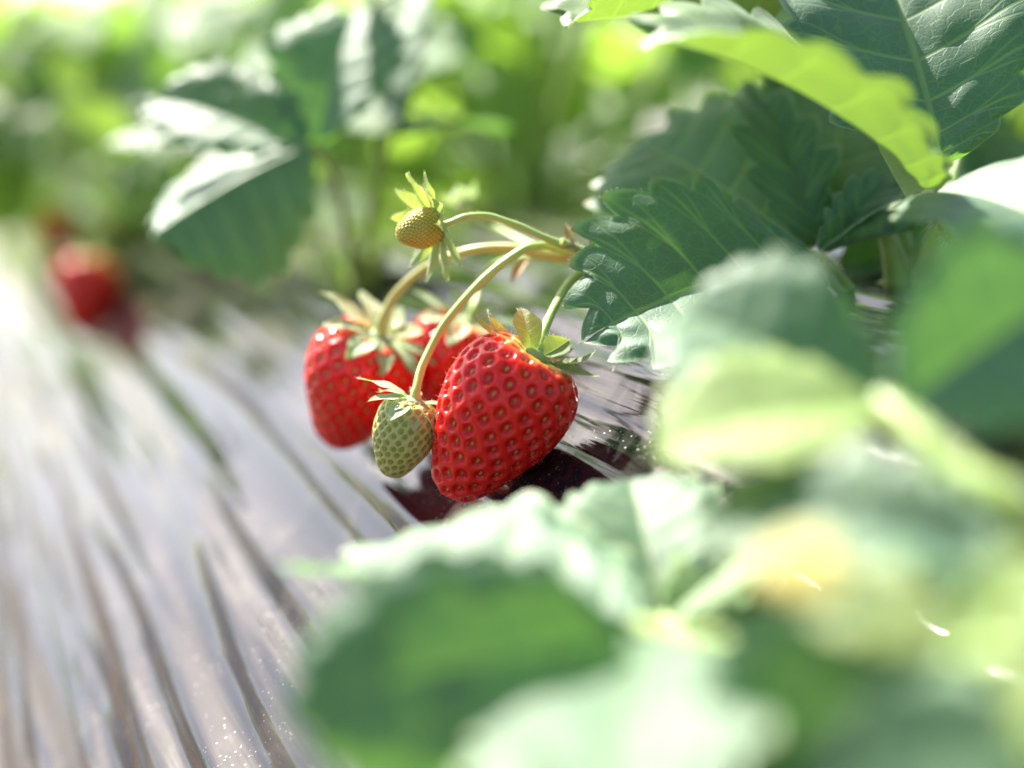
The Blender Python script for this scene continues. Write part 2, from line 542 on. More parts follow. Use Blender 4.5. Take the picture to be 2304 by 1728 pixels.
# soil low on the bed, its bands painted to imitate dark reflections
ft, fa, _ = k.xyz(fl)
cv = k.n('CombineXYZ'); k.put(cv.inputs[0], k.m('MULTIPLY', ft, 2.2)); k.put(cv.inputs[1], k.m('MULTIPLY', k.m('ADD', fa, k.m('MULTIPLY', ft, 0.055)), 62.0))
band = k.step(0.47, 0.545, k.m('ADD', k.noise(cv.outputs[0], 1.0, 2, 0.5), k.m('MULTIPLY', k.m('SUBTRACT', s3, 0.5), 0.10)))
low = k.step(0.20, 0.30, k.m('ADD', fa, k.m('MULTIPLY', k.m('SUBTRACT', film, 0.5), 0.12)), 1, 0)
soil_reflect = k.m('MULTIPLY', k.m('MULTIPLY', band, low), k.step(0.2, 0.6, blot, 0.6, 0.95))
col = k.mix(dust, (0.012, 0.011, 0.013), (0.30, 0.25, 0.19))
col = k.mix(soil_reflect, col, k.mix(s3, (0.045, 0.036, 0.030), (0.125, 0.100, 0.080)))
col = k.mix(k.m('MULTIPLY', spk, 0.5), col, (0.50, 0.43, 0.36))
pr = k.n('BsdfPrincipled'); k.put(pr.inputs['Base Color'], col)
k.put(pr.inputs['Normal'], nb)
k.put(pr.inputs['Roughness'], k.m('ADD', k.m('MULTIPLY_ADD', dust, 0.6, 0.055), k.m('MAXIMUM', k.m('MULTIPLY', spk, 0.4), k.m('MULTIPLY', soil_reflect, 0.55))))
pr.inputs['IOR'].default_value = 1.55
k.put(pr.inputs['Specular IOR Level'], k.m('MULTIPLY_ADD', soil_reflect, -0.38, 0.5))
PLASTIC = k.done(pr)

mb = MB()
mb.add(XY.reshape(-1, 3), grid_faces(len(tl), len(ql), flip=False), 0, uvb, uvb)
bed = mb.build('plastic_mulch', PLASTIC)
tag(bed, 'glossy wrinkled black plastic film stretched over the planting bed', kind='structure')

k = NT('soil')
tc = k.n('TexCoord').outputs['Object']
a = k.noise(tc, 30, 6, 0.7)
pr = k.n('BsdfPrincipled'); k.put(pr.inputs['Base Color'], k.mix(a, (0.10, 0.065, 0.04), (0.26, 0.19, 0.13)))
pr.inputs['Roughness'].default_value = 0.9
k.put(pr.inputs['Normal'], k.bump(a, 0.8, 0.03))
SOIL = k.done(pr)
mb = MB()
g = np.concatenate([-np.geomspace(200, 0.5, 24), np.linspace(-0.4, 0.4, 9), np.geomspace(0.5, 200, 24)])
GX, GY = np.meshgrid(g, g, indexing='ij')
mb.add(np.stack([GX, GY, GX * 0 - 0.004], -1).reshape(-1, 3), grid_faces(len(g), len(g)), 0)
tag(mb.build('ground', SOIL), 'bare brown soil between the planting beds', kind='structure')

# beds beyond on the right, and an unseen left bed added for reflections
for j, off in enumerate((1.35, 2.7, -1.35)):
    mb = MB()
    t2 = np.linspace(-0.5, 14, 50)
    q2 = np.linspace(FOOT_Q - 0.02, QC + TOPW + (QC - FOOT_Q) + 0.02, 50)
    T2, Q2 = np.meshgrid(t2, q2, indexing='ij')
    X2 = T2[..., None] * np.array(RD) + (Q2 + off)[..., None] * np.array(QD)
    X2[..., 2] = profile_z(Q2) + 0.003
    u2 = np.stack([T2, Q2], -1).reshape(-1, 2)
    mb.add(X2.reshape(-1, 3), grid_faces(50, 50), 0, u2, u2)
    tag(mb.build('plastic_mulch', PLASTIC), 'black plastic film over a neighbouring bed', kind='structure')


# ------------------------------------------------------------------ leaves
def leaflet_geo(base, tip, nrm, w=0.9, arc=0.5, fold=(0.3, 0.3), curl=(0.0, 0.0), teeth=8, h=0.07, res=8, nb=14,
                quilt=0.007, wave=0.02, seed=0, obov=0.3, bulge=1.0, pointed=0.0, rim=0.03):
    """one leaflet: vein-aligned grids left and right of the midrib; returns verts, faces, uv, uv2"""
    r = np.random.default_rng(seed)
    base = np.array(base); tip = np.array(tip)
    L = np.linalg.norm(tip - base)
    y = (tip - base) / L
    z = np.array(nrm, float); z = z - y * np.dot(z, y); z /= np.linalg.norm(z)
    x = np.cross(y, z)
    vs, fs, us, us2 = [], [], [], []
    n0 = 0
    ph = r.uniform(0, 6.28, 6)
    for si, s in enumerate((1, -1)):
        tm = teeth + 0.62 if teeth else 8.62
        na = int(round(tm * res)) + 1
        a = np.linspace(0, 1, na)
        th = np.pi * a
        Ey = 0.5 * (1 - np.cos(th))
        Ex = w / 2 * np.sin(th) ** (0.85 + pointed * 0.5) * ((1 - obov) + obov * sm(0, 0.65, Ey)) * (1 - pointed * 0.55 * sm(0.45, 1.0, Ey))
        Ex *= 1 + 0.05 * np.sin(ph[0] + 5 * Ey) + (r.uniform(-0.04, 0.04))
        Ym = Ey ** 1.4
        u = a * tm
        f = u - np.floor(u)
        tp = 0.62
        ja = 1 + 0.25 * np.sin(ph[1] + 2.1 * np.floor(u)) if teeth else 1
        pf = np.where(f < tp, np.sin(np.pi / 2 * np.clip(f / tp, 0, 1)) ** 0.75, np.clip(1 - (f - tp) / (1 - tp), 0, 1) ** 0.8)
        amp = h * sm(0.08, 0.34, a) * ja * (1 if teeth else 0)
        tx = np.gradient(Ex, a); ty = np.gradient(Ey, a)
        tl_ = np.hypot(tx, ty) + 1e-9
        tx, ty = tx / tl_, ty / tl_
        ox, oy = ty, -tx
        Tx = Ex + amp * pf * (ox * 0.95 + tx * 0.45); Ty = Ey + amp * pf * (oy * 0.95 + ty * 0.45)
        b = np.linspace(0, 1, nb) ** 0.9
        B = b[None]
        X = Ex[:, None] * B + (Tx - Ex)[:, None] * B ** 4
        Y = Ym[:, None] + (Ey - Ym)[:, None] * B ** 1.25 + (Ty - Ey)[:, None] * B ** 4
        X = np.maximum(X, 0)
        # local relief: pillows between the veins, waves towards the rim
        vdist = np.abs((f - tp + 0.5) % 1.0 - 0.5)
        q = quilt * (np.sin(np.pi * np.clip(vdist, 0, 0.5)) ** 0.8)[:, None] * np.clip(4 * B * (1 - B * 0.75), 0, 1) * sm(0.0, 0.2, a)[:, None]
        q = q * (0.65 + 0.35 * np.sin(ph[1] + B * 11 + 2.2 * np.floor(u + .38)[:, None] + 4 * Y)) - rim * sm(0.72, 1.0, B) ** 1.5 * (1 if teeth else 0)
        wv = wave * np.sin(ph[2 + si] + 7 * Y) * B ** 2 + wave * 0.6 * np.sin(ph[4 + si] + 13 * Y + 3 * X) * B ** 3
        # across: fold at the midrib plus a curl
        fo = fold[si]; cu = curl[si]
        hw = w / 2
        ang = fo + cu * X / hw
        if abs(cu) > 1e-4:
            Xx = hw / cu * (np.sin(ang) - math.sin(fo)); Zx = hw / cu * (-np.cos(ang) + math.cos(fo))
        else:
            Xx = X * math.cos(fo); Zx = X * math.sin(fo)
        Xx = Xx - np.sin(ang) * (q + wv); Zx = Zx + np.cos(ang) * (q + wv)
        # along: an arc whose chord is base-tip
        if abs(arc) > 1e-3:
            cx = math.sin(arc) / arc; cz = -(1 - math.cos(arc)) / arc
            aa = arc * Y
            Ya = np.sin(aa) / arc; Za = -(1 - np.cos(aa)) / arc
            Ny, Nz = np.sin(aa), np.cos(aa)
            l2 = cx * cx + cz * cz
            Yr = (Ya * cx + Za * cz) / l2; Zr = (-Ya * cz + Za * cx) / l2
            l1 = math.sqrt(l2)
            Nyr = (Ny * cx + Nz * cz) / l1; Nzr = (-Ny * cz + Nz * cx) / l1
        else:
            Yr, Zr, Nyr, Nzr = Y, 0 * Y, 0 * Y, 0 * Y + 1
        lx = s * Xx; ly = Yr + Nyr * Zx; lz = Zr + Nzr * Zx
        p = base[None, None] + L * (lx[..., None] * x + ly[..., None] * y + lz[..., None] * z)
        vs.append(p.reshape(-1, 3))
        fs.append(grid_faces(na, nb, flip=(s < 0)) [:, ::-1] + n0)
        us.append(np.stack([np.broadcast_to((u + 20 * si)[:, None], X.shape), np.broadcast_to(B, X.shape)], -1).reshape(-1, 2))
        us2.append(np.stack([s * X + seed * 1.37 % 7, Y + seed * 0.73 % 5], -1).reshape(-1, 2))
        n0 += na * nb
    return np.concatenate(vs), np.concatenate(fs), np.concatenate(us), np.concatenate(us2)


SEEDN = [100]


def nseed():
    SEEDN[0] += 1
    return SEEDN[0]


def leaflet(parent, base, tip, nrm, mat=LEAF, name='leaflet', hairy=0, **kw):
    kw.setdefault('seed', nseed())
    v, f, u, u2 = leaflet_geo(base, tip, nrm, **kw)
    mb = MB(); mb.add(v, f, 0, u, u2)
    if hairy:
        e = np.where(u[:, 1] > 0.97)[0]
        pick = rng.choice(e, min(hairy, len(e)))
        nr = np.array(nrm)
        d = (v[pick] - v.mean(0)); d /= np.linalg.norm(d, axis=1)[:, None]
        d = d + rng.normal(0, 0.45, d.shape); d /= np.linalg.norm(d, axis=1)[:, None]
        hair_mesh(mb, v[pick], d, 0.0009, 0.00003, 1)
    return mb.build(name, [mat, HAIR], parent)


def leaf_part(plant, pts, radii, hairs=0, mat=PETIOLE, label=None, hair_len=0.0022):
    mb = MB()
    tube(mb, pts, radii, 0, n=48, seg=12, hairs=hairs, hair_len=hair_len, hair_mi=1, hair_w=0.00005)
    o = mb.build('leaf', [mat, HAIR], plant)
    if label: o['label'] = label
    return o


def crown_part(plant, c):
    mb = MB()
    for i in range(7):
        a = i * 2.4
        d = Vector((math.cos(a), math.sin(a), 0))
        tube(mb, [c + d * 0.004 - Vector((0, 0, 0.006)), c + d * 0.006 + Vector((0, 0, 0.006)), c + d * 0.011 + Vector((0, 0, 0.018))], [0.004, 0.0035, 0.0012], 0, n=10, seg=8)
    return mb.build('crown', PETIOLE, plant)


# ------------------------------------------------------------------ the plant carrying the fruit
c_main = bedpt(P(2060, 760, 0.36).dot(RD), P(2060, 760, 0.36).dot(QD))
plant = empty('strawberry_plant', c_main, 'strawberry plant at right with sharp dark toothed leaves and the fruit stalk', 'plant')
crown_part(plant, c_main)
R = lambda d: math.radians(d)

# hero leaf, in focus, beside the fruit
lf = leaf_part(plant, [c_main, P(1960, 690, .355), P(1870, 600, .345), P(1828, 572, .338)], [.0014, .0013, .0012, .0012], hairs=120)
leaflet(lf, P(1828, 572, .337), P(1362, 735, .318), V(-.22, .72, .66), w=.92, arc=.30, fold=(R(24), R(0)), curl=(R(4), R(3)), rim=.018, teeth=9, h=.105, res=14, nb=30, quilt=.011, hairy=260)
leaflet(lf, P(1815, 560, .352), P(1455, 330, .392), V(-.22, .45, .87), w=.86, arc=.4, fold=(R(12), R(14)), h=.10, rim=.015, teeth=8, res=10, nb=20)
leaflet(lf, P(1838, 550, .350), P(1905, 215, .392), V(-.10, .42, .90), w=.82, arc=.35, fold=(R(24), R(20)), h=.10, rim=.015, teeth=8, res=10, nb=20)
# folded young leaf beside it
lf = leaf_part(plant, [c_main, P(1900, 660, .35), P(1850, 590, .345), P(1846, 566, .345)], [.0014, .0012, .001, .001], hairs=80, mat=PETIOLE)
leaflet(lf, P(1846, 566, .345), P(2045, 440, .358), V(-.45, .35, .82), LEAF, w=.55, arc=.25, fold=(R(62), R(50)), teeth=8, res=8, nb=14)
leaflet(lf, P(1850, 572, .347), P(2050, 520, .352), V(-.15, .6, .78), LEAF, w=.5, arc=.3, fold=(R(60), R(40)), teeth=8, res=8, nb=14)
# low dark leaf under it
lf = leaf_part(plant, [c_main, P(2000, 700, .375), P(1900, 640, .38), P(1890, 610, .38)], [.0014, .0012, .001, .001])
leaflet(lf, P(1890, 600, .375), P(2200, 560, .37), V(-.1, .5, .86), LEAF, w=.8, arc=.5, fold=(R(10), R(10)), teeth=8)
leaflet(lf, P(1880, 620, .375), P(1660, 790, .37), V(-.1, .6, .8), LEAF, w=.8, arc=.5, fold=(R(10), R(10)), teeth=8)
leaflet(lf, P(1890, 620, .375), P(2080, 800, .35), V(0, .7, .7), LEAF, w=.8, arc=.5, fold=(R(10), R(10)), teeth=8)

# tall leaf at the upper right
lf = leaf_part(plant, [c_main, P(2195, 690, .325), P(2160, 570, .315), P(2105, 485, .31), P(2085, 432, .307)], [.0016, .0015, .0015, .0014, .0013], hairs=520, hair_len=.0034)
leaflet(lf, P(2078, 425, .305), P(1500, 92, .272), V(-.07, .92, .58), LEAF_YOUNG, w=.72, arc=.50, fold=(R(16), R(24)), curl=(R(6), R(8)), teeth=8, res=10, nb=18)
leaflet(lf, P(2122, 360, .318), P(1985, -95, .345), V(-.10, .30, .95), LEAF, w=.92, arc=.3, fold=(R(16), R(16)), teeth=8, res=12, nb=24, quilt=.014)
leaflet(lf, P(2110, 432, .303), P(2450, 560, .262), V(-.25, .90, .38), LEAF, w=.88, arc=.5, fold=(R(14), R(18)), teeth=8)
# leaf at the top edge
lf = leaf_part(plant, [c_main, P(1930, 560, .40), P(1790, 300, .40), P(1728, 120, .375), P(1712, 50, .365)], [.0015, .0014, .0013, .0012, .0011], hairs=60)
leaflet(lf, P(1708, 72, .362), P(1300, 50, .332), V(-.05, .93, .30), LEAF_YOUNG, w=.9, arc=.35, fold=(R(24), R(36)), teeth=8, res=10, nb=18)
leaflet(lf, P(1712, -30, .366), P(1800, -330, .40), V(0, .4, .9), LEAF_YOUNG, w=.85, arc=.4, fold=(R(14), R(14)), teeth=8)
leaflet(lf, P(1718, -24, .366), P(2040, -100, .40), V(.1, .7, .6), LEAF_YOUNG, w=.85, arc=.4, fold=(R(14), R(14)), teeth=8)
# an unseen tall leaf, added above the top edge to shade the dark leaves
lf = leaf_part(plant, [c_main, P(2000, 400, .41), P(1800, -60, .425), P(1600, -330, .43)], [.0015, .0014, .0013, .0011])
leaflet(lf, P(1590, -440, .43), P(1040, -290, .405), V(-.3, .85, -.3), LEAF, w=.9, arc=.4, fold=(R(8), R(8)), teeth=8)
leaflet(lf, P(1600, -345, .435), P(1500, -640, .47), V(-.3, .85, -.3), LEAF, w=.9, arc=.4, fold=(R(8), R(8)), teeth=8)
leaflet(lf, P(1610, -335, .43), P(2050, -210, .40), V(-.3, .85, -.3), LEAF, w=.9, arc=.4, fold=(R(8), R(8)), teeth=8)
# more leaves of the plant behind, filling the shade
for (jx, jy, jd, tips) in ((1960, 330, .44, ((1700, 230, .46), (2000, 60, .47), (2250, 250, .43))),
                           (2230, 560, .40, ((2050, 420, .43), (2330, 330, .44), (2500, 560, .38))),
                           (2260, 60, .42, ((2080, 20, .45), (2290, -160, .45), (2480, 40, .40))),
                           (1620, 480, .47, ((1460, 470, .50), (1600, 300, .52), (1790, 440, .48)))):
    lf = leaf_part(plant, [c_main, P(jx * .5 + 1030, jy * .6 + 300, jd - .01), P(jx, jy, jd)], [.0014, .0013, .001])
    for tq in tips:
        leaflet(lf, P(jx, jy, jd), P(*tq), V(random.uniform(-.3, .2), .6, .7), LEAF, w=.86, arc=.5, fold=(R(14), R(14)), teeth=8)

# fruit stalk with its bracts
node = P(1352, 580, .345)
mb = MB()
tube(mb, [c_main + Vector((0, 0, .004)), P(1800, 690, .365), P(1560, 620, .36), node, P(1300, 562, .340), P(1262, 543, .336)], [.0017, .0017, .0016, .0015, .0012, .0009], 0, n=60, hairs=260, hair_len=.0012, hair_mi=2)
tube(mb, [node, P(1290, 585, .352), P(1200, 575, .362)], [.0014, .0011, .0008], 0, n=24, hairs=60, hair_mi=2)
for (b0, b1, wd, m) in (((1294, 556, .338), (1272, 500, .340), .35, 1), ((1330, 560, .342), (1352, 505, .345), .4, 1), ((1300, 560, .337), (1262, 560, .334), .3, 1), ((1190, 580, .358), (1150, 640, .356), .4, 1)):
    v, f, u, u2 = leaflet_geo(P(*b0), P(*b1), V(-.5, .2, .8), w=wd, arc=.5, fold=(R(30), R(30)), teeth=0, res=3, nb=6, pointed=1.0, quilt=0, wave=0)
    mb.add(v, f, m, u, u2)
stalk = mb.build('fruit_stalk', [STEM, BRACT, HAIR], plant)


# ------------------------------------------------------------------ strawberries
PROF = np.array([[0.00, 0.00], [0.005, 0.18], [-0.012, 0.36], [-0.005, 0.56], [0.03, 0.74], [0.09, 0.885], [0.18, 0.975], [0.27, 1.0],
                 [0.38, 0.985], [0.50, 0.915], [0.62, 0.80], [0.74, 0.655], [0.84, 0.53], [0.92, 0.405], [0.965, 0.29], [0.99, 0.15], [1.0, 0.0]])


def berry_geo(top, tip, width, spacing, depth, roll=0.0, prof=PROF, nu=300, nv=240, seed=0, pit=(0.14, 0.47), lump=0.025, squash=1.0):
    """surface of a strawberry with a pit round every seed; returns verts, faces, uv, tone, seed positions/normals, frame"""
    r = np.random.default_rng(seed)
    top = np.array(top); tip = np.array(tip)
    L = np.linalg.norm(tip - top)
    ax = (tip - top) / L
    side = np.array(V(0, 0, 1)); side = side - ax * np.dot(side, ax); side /= np.linalg.norm(side)
    oth = np.cross(ax, side)
    pr = spline(np.c_[prof, np.zeros(len(prof))], 600)[:, :2]
    zz, rr = pr[:, 0] * L, np.maximum(pr[:, 1], 0) * width / 2
    s = np.concatenate([[0], np.cumsum(np.hypot(np.diff(zz), np.diff(rr)))])
    si = np.linspace(0, s[-1], nv)
    zv, rv = np.interp(si, s, zz), np.interp(si, s, rr)
    rv[0] = rv[-1] = 0
    th = np.linspace(0, 2 * np.pi, nu, endpoint=False)
    ph = r.uniform(0, 6.28, 6)

    def surf(zq, rq, tq):
        k = 1 + lump * (np.sin(2 * tq + ph[0]) + 0.7 * np.sin(3 * tq + ph[1] + 5 * zq / L)) * np.sin(np.pi * np.clip(zq / L, 0, 1))
        a = np.cos(tq + roll) * rq * k; b = np.sin(tq + roll) * rq * k * squash
        return top + zq[..., None] * ax + a[..., None] * side + b[..., None] * oth
    Tt, Sv = np.meshgrid(th, np.arange(nv), indexing='ij')
    p = surf(zv[Sv], rv[Sv], Tt)
    # seeds by phyllotaxis, equal area per seed
    area = np.concatenate([[0], np.cumsum(2 * np.pi * 0.5 * (rr[1:] + rr[:-1]) * np.diff(s))])
    a0 = spacing ** 2 * 0.90
    n = int(area[-1] / a0)
    kk = (np.arange(n) + 0.5) * a0
    ss = np.interp(kk, area, s)
    keep = (ss > s[-1] * 0.10)
    kth = (np.arange(n) * 2.399963 + r.normal(0, .08 * spacing / (width / 2), n)) % (2 * np.pi)
    ss = ss + r.normal(0, .05 * spacing, n)
    sp = surf(np.interp(ss, s, zz), np.interp(ss, s, rr), kth)[keep]
    sp_up = surf(np.interp(ss - .0003, s, zz), np.interp(ss - .0003, s, rr), kth)[keep]
    pv = p.reshape(-1, 3)
    d1 = np.full(len(pv), 9.0); d2 = np.full(len(pv), 9.0)
    for i in range(len(sp)):
        dl = pv - sp[i]
        dd = (dl ** 2).sum(1) - .30 * (dl @ ax) ** 2
        m = dd < d1
        d2 = np.where(m, d1, np.minimum(d2, dd)); d1 = np.where(m, dd, d1)
    f1 = np.sqrt(d1) / spacing
    f2 = np.sqrt(d2) / spacing
    tone = sm(pit[0], pit[1], f1)
    edge = sm(0.0, 0.45, f2 - f1)
    # normals
    gu = np.roll(p, -1, 0) - np.roll(p, 1, 0); gv = np.gradient(p, axis=1)
    nr = np.cross(gv, gu).reshape(-1, 3)
    ln = np.linalg.norm(nr, axis=1)
    nr = np.where(ln[:, None] > 1e-12, nr / (ln[:, None] + 1e-20), np.array([0, 0, 0]))
    cen = top + ax * L * 0.45
    sgn = np.sign(((pv - cen) * nr).sum(1)); sgn[sgn == 0] = 1
    nr = nr * np.median(sgn)
    hh = depth * (tone - 1) - depth * 0.22 * edge * tone
    pv = pv + nr * hh[:, None]
    # seed normals
    sn = []
    for q in sp:
        j = np.argmin(((p.reshape(-1, 3) - q) ** 2).sum(1)); sn.append(nr[j])
    uv = np.stack([np.broadcast_to((si / s[-1])[None], (nu, nv)), Tt / 6.2832], -1).reshape(-1, 2)
    fl = np.median(sgn) > 0
    f = grid_faces(nu, nv, True, flip=not fl)
    f = f[:, ::-1]
    return pv, f, uv, tone, sp, np.array(sn), sp - sp_up, (top, ax, side, oth, L)


def seed_mesh(ln=0.0013, wd=0.0008, ht=0.00055):
    th = np.linspace(0, 2 * np.pi, 10, endpoint=False)
    t = np.linspace(0, 1, 8)
    r = np.sin(np.pi * t ** 0.75) ** 0.8
    v = np.stack([np.outer(np.cos(th), r) * wd / 2, np.broadcast_to(((t - .5) * ln)[None], (10, 8)), np.outer(np.sin(th), r) * ht / 2], -1).reshape(-1, 3)
    return v, grid_faces(10, 8, True)


SV, SF = seed_mesh()


def seed_frame(p, n, d):
    y = d / (np.linalg.norm(d) + 1e-12); z = n - y * np.dot(n, y); z /= np.linalg.norm(z) + 1e-12
    return np.stack([np.cross(y, z), y, z], 1)


def calyx(parent, fr, sepals, r0, mat, cap=None, hairy=0, seed=0, capr=1.0):
    """sepals: (angle, length, lift, width ratio, arc, fold); angle 0 faces the lens, 90 is to the other side vector"""
    top, ax, side, oth, L = fr
    up = -ax
    mb = MB()
    th = np.linspace(0, 2 * np.pi, 20, endpoint=False)
    rad = np.array([0.0, .4, .8, 1.0, .9]) * r0 * 1.25 * capr; hz = np.array([.0011, .0010, .0006, .0001, -.0006])
    v = top + (np.cos(th)[:, None, None] * side + np.sin(th)[:, None, None] * oth) * rad[None, :, None] + up * hz[None, :, None]
    mb.add(v.reshape(-1, 3), grid_faces(20, 5, True), 0)
    cx = mb.build('calyx', mat, parent)
    for i, (an, ln, lift, wd, arc, fo) in enumerate(sepals):
        a = math.radians(an)
        rd = side * math.cos(a) + oth * math.sin(a)
        e = math.radians(lift)
        d = rd * math.cos(e) + up * math.sin(e)
        n = up * math.cos(e) - rd * math.sin(e)
        b = top + rd * r0 + up * 0.0003
        leaflet(cx, b, b + d * ln, n, mat, 'sepal', hairy=hairy, w=wd, arc=arc, fold=(R(fo), R(fo)), teeth=0, res=4, nb=9, pointed=.75, quilt=.0, wave=.025, obov=.25, seed=seed + i)
    return cx


def stem_part(parent, pts, radii, mat, hairs=120, seg=14, hl=0.0008):
    mb = MB()
    tube(mb, pts, radii, 0, n=56, seg=seg, hairs=hairs, hair_len=hl, hair_mi=1, hair_w=.000025)
    return mb.build('stem', [mat, HAIR], parent)


def strawberry(name, top, tip, width, mat, seedmat, label, cat, spacing=.0044, depth=.0006, roll=0., nu=240, nv=180, sd=1, separate=False,
               group=None, seed_scale=1.0, sink=1.0, **kw):
    o = empty(name, top, label, cat, group)
    pv, f, uv, tone, sp, sn, sdv, fr = berry_geo(top, tip, width, spacing, depth, roll, nu=nu, nv=nv, seed=sd, **kw)
    mb = MB(); mb.add(pv, f, 0, uv, uv, tone)
    cam_p = np.array(CL)
    face = ((cam_p - sp) * sn).sum(1) / np.linalg.norm(cam_p - sp, axis=1)
    order = np.argsort(-face)
    sep = order[:96] if separate else []
    rest = order[96:] if separate else order
    rr = np.random.default_rng(sd + 5)
    rest_mb = MB() if separate else mb
    for i in rest:
        M = seed_frame(sp[i], sn[i], sdv[i])
        rest_mb.add((SV * seed_scale) @ M.T + sp[i] - sn[i] * depth * sink * 0.85, SF, 0 if separate else 1)
    body = mb.build('flesh', [mat, seedmat], o)
    if separate:
        s0 = MB(); s0.add(SV * seed_scale, SF, 0)
        me = [s0.mesh('seed', [m]) for m in (seedmat, SEED_RED, SEED_OLIVE)]
        for i in sep:
            so_ = bpy.data.objects.new('seed', me[rr.choice(3, p=(.5, .32, .18))])
            COL.objects.link(so_)
            M = seed_frame(sp[i], sn[i], sdv[i])
            pos = Vector((sp[i] - sn[i] * depth * sink * 0.85).tolist()) - Vector(o.location)
            so_.parent = o
            so_.matrix_local = Matrix.Translation(pos) @ Matrix(M.tolist()).to_4x4() @ Matrix.Diagonal((rr.uniform(.7, 1.0), rr.uniform(1.0, 1.35), 1, 1))
        ro = rest_mb.build('seeds', [SEED], o); ro['kind'] = 'stuff'
    return o, fr, (pv, sp, sn)


# front berry
T1 = P(1208, 800, .3170); E1 = P(1006, 1116, .3262)
o, fr, (pv, sp, sn) = strawberry('ripe_strawberry', T1, E1, .0298, RED, SEED, 'sharp ripe red strawberry in front, lying on black plastic beside the unripe one', 'strawberry',
                                 spacing=.0044, depth=.00095, lump=.012, roll=.4, nu=460, nv=340, sd=3, separate=True, pit=(.20, .37), seed_scale=.86)
mb = MB()
ii = rng.integers(0, len(sp), 420)
jit = rng.normal(0, .0012, (420, 3))
bb = sp[ii] + jit - sn[ii] * ((jit * sn[ii]).sum(1))[:, None] - sn[ii] * .0005
dd = sn[ii] + rng.normal(0, .35, (420, 3)); dd /= np.linalg.norm(dd, axis=1)[:, None]
hair_mesh(mb, bb, dd, .0017, .000022, 0)
hb = mb.build('hairs', [HAIR], o); hb['kind'] = 'stuff'
# sides: side vector faces the lens, other vector = axis x side
cx = calyx(o, fr, [(185, .0095, 20, .5, -.5, 18), (215, .0090, 24, .5, -.6, 20)], .0024, SEPAL, hairy=40, seed=300)
for i, (b0, t1, n1, wd, arc) in enumerate((((1197, 792, .3168), (1173, 694, .3225), (.25, .12, .96), .66, .35), ((1190, 793, .3165), (1076, 712, .3180), (.45, .75, .45), .36, -1.1),
                                           ((1188, 789, .3175), (1096, 700, .3220), (.5, .75, .4), .34, -1.0), ((1221, 801, .3166), (1280, 766, .3215), (-.15, .35, .92), .85, -.3),
                                           ((1226, 806, .3164), (1339, 790, .3180), (-.25, .92, .30), .36, -1.5), ((1222, 810, .3160), (1347, 847, .3140), (.15, .85, .5), .32, -.6))):
    leaflet(cx, P(*b0), P(*t1), V(*n1), SEPAL, 'sepal', hairy=60, w=wd, arc=arc, fold=(R(20), R(20)), teeth=0, res=5, nb=10, pointed=.7, quilt=0, wave=.02, obov=.25, seed=310 + i)
stem_part(o, [T1 + Vector(fr[1] * .001), P(1217, 765, .3210), P(1236, 715, .327), P(1275, 645, .338), P(1318, 604, .342), node], [.00125, .00105, .00105, .0011, .0011, .0013], STEM, 420)

# left berry
T2 = P(858, 757, .3650); E2 = P(748, 998, .378)
o, fr, _ = strawberry('ripe_strawberry', T2, E2, .0310, RED, SEED, 'ripe red strawberry at left of the cluster under pale star-shaped sepals', 'strawberry', roll=.9, sd=8, spacing=.0043, depth=.0006, lump=.04)
calyx(o, fr, [(15, .0135, -15, .5, .7, 12), (62, .0130, -8, .5, .5, 12), (338, .0130, -17, .45, .7, 12), (300, .0130, -12, .45, .6, 12), (100, .0170, 6, .42, .3, 12),
              (140, .015, 12, .45, .2, 12), (180, .012, 18, .5, .2, 12), (220, .012, 15, .5, .2, 12), (265, .0130, -4, .45, .4, 12)], .0030, SEPAL_PALE, seed=320)
stem_part(o, [T2, P(859, 722, .364), P(893, 660, .364), P(960, 602, .360), P(1050, 566, .353), P(1140, 558, .350), P(1240, 572, .347), node], [.0016, .0012, .0011, .0011, .00115, .0012, .0012, .0013], STEM_RED, 240)

# back berry
T3 = P(1055, 722, .378); E3 = P(985, 960, .389)
o, fr, _ = strawberry('ripe_strawberry', T3, E3, .0300, RED, SEED, 'red strawberry at the back of the cluster, half hidden behind the front one', 'strawberry', roll=.2, sd=13, spacing=.0043, depth=.0006)
calyx(o, fr, [(10, .0125, -16, .5, .7, 12), (60, .012, -8, .5, .3, 12), (100, .0150, 8, .42, .2, 12), (150, .012, 15, .5, .2, 12), (200, .011, 18, .5, .2, 12), (255, .013, 12, .45, .2, 12), (320, .012, -14, .5, .6, 12)],
      .0028, SEPAL_PALE, seed=340)
stem_part(o, [T3, P(1068, 690, .379), P(1082, 640, .384), P(1110, 600, .376), P(1190, 578, .364), P(1285, 585, .353), node], [.0014, .0011, .001, .001, .001, .0011, .0012], STEM, 120)

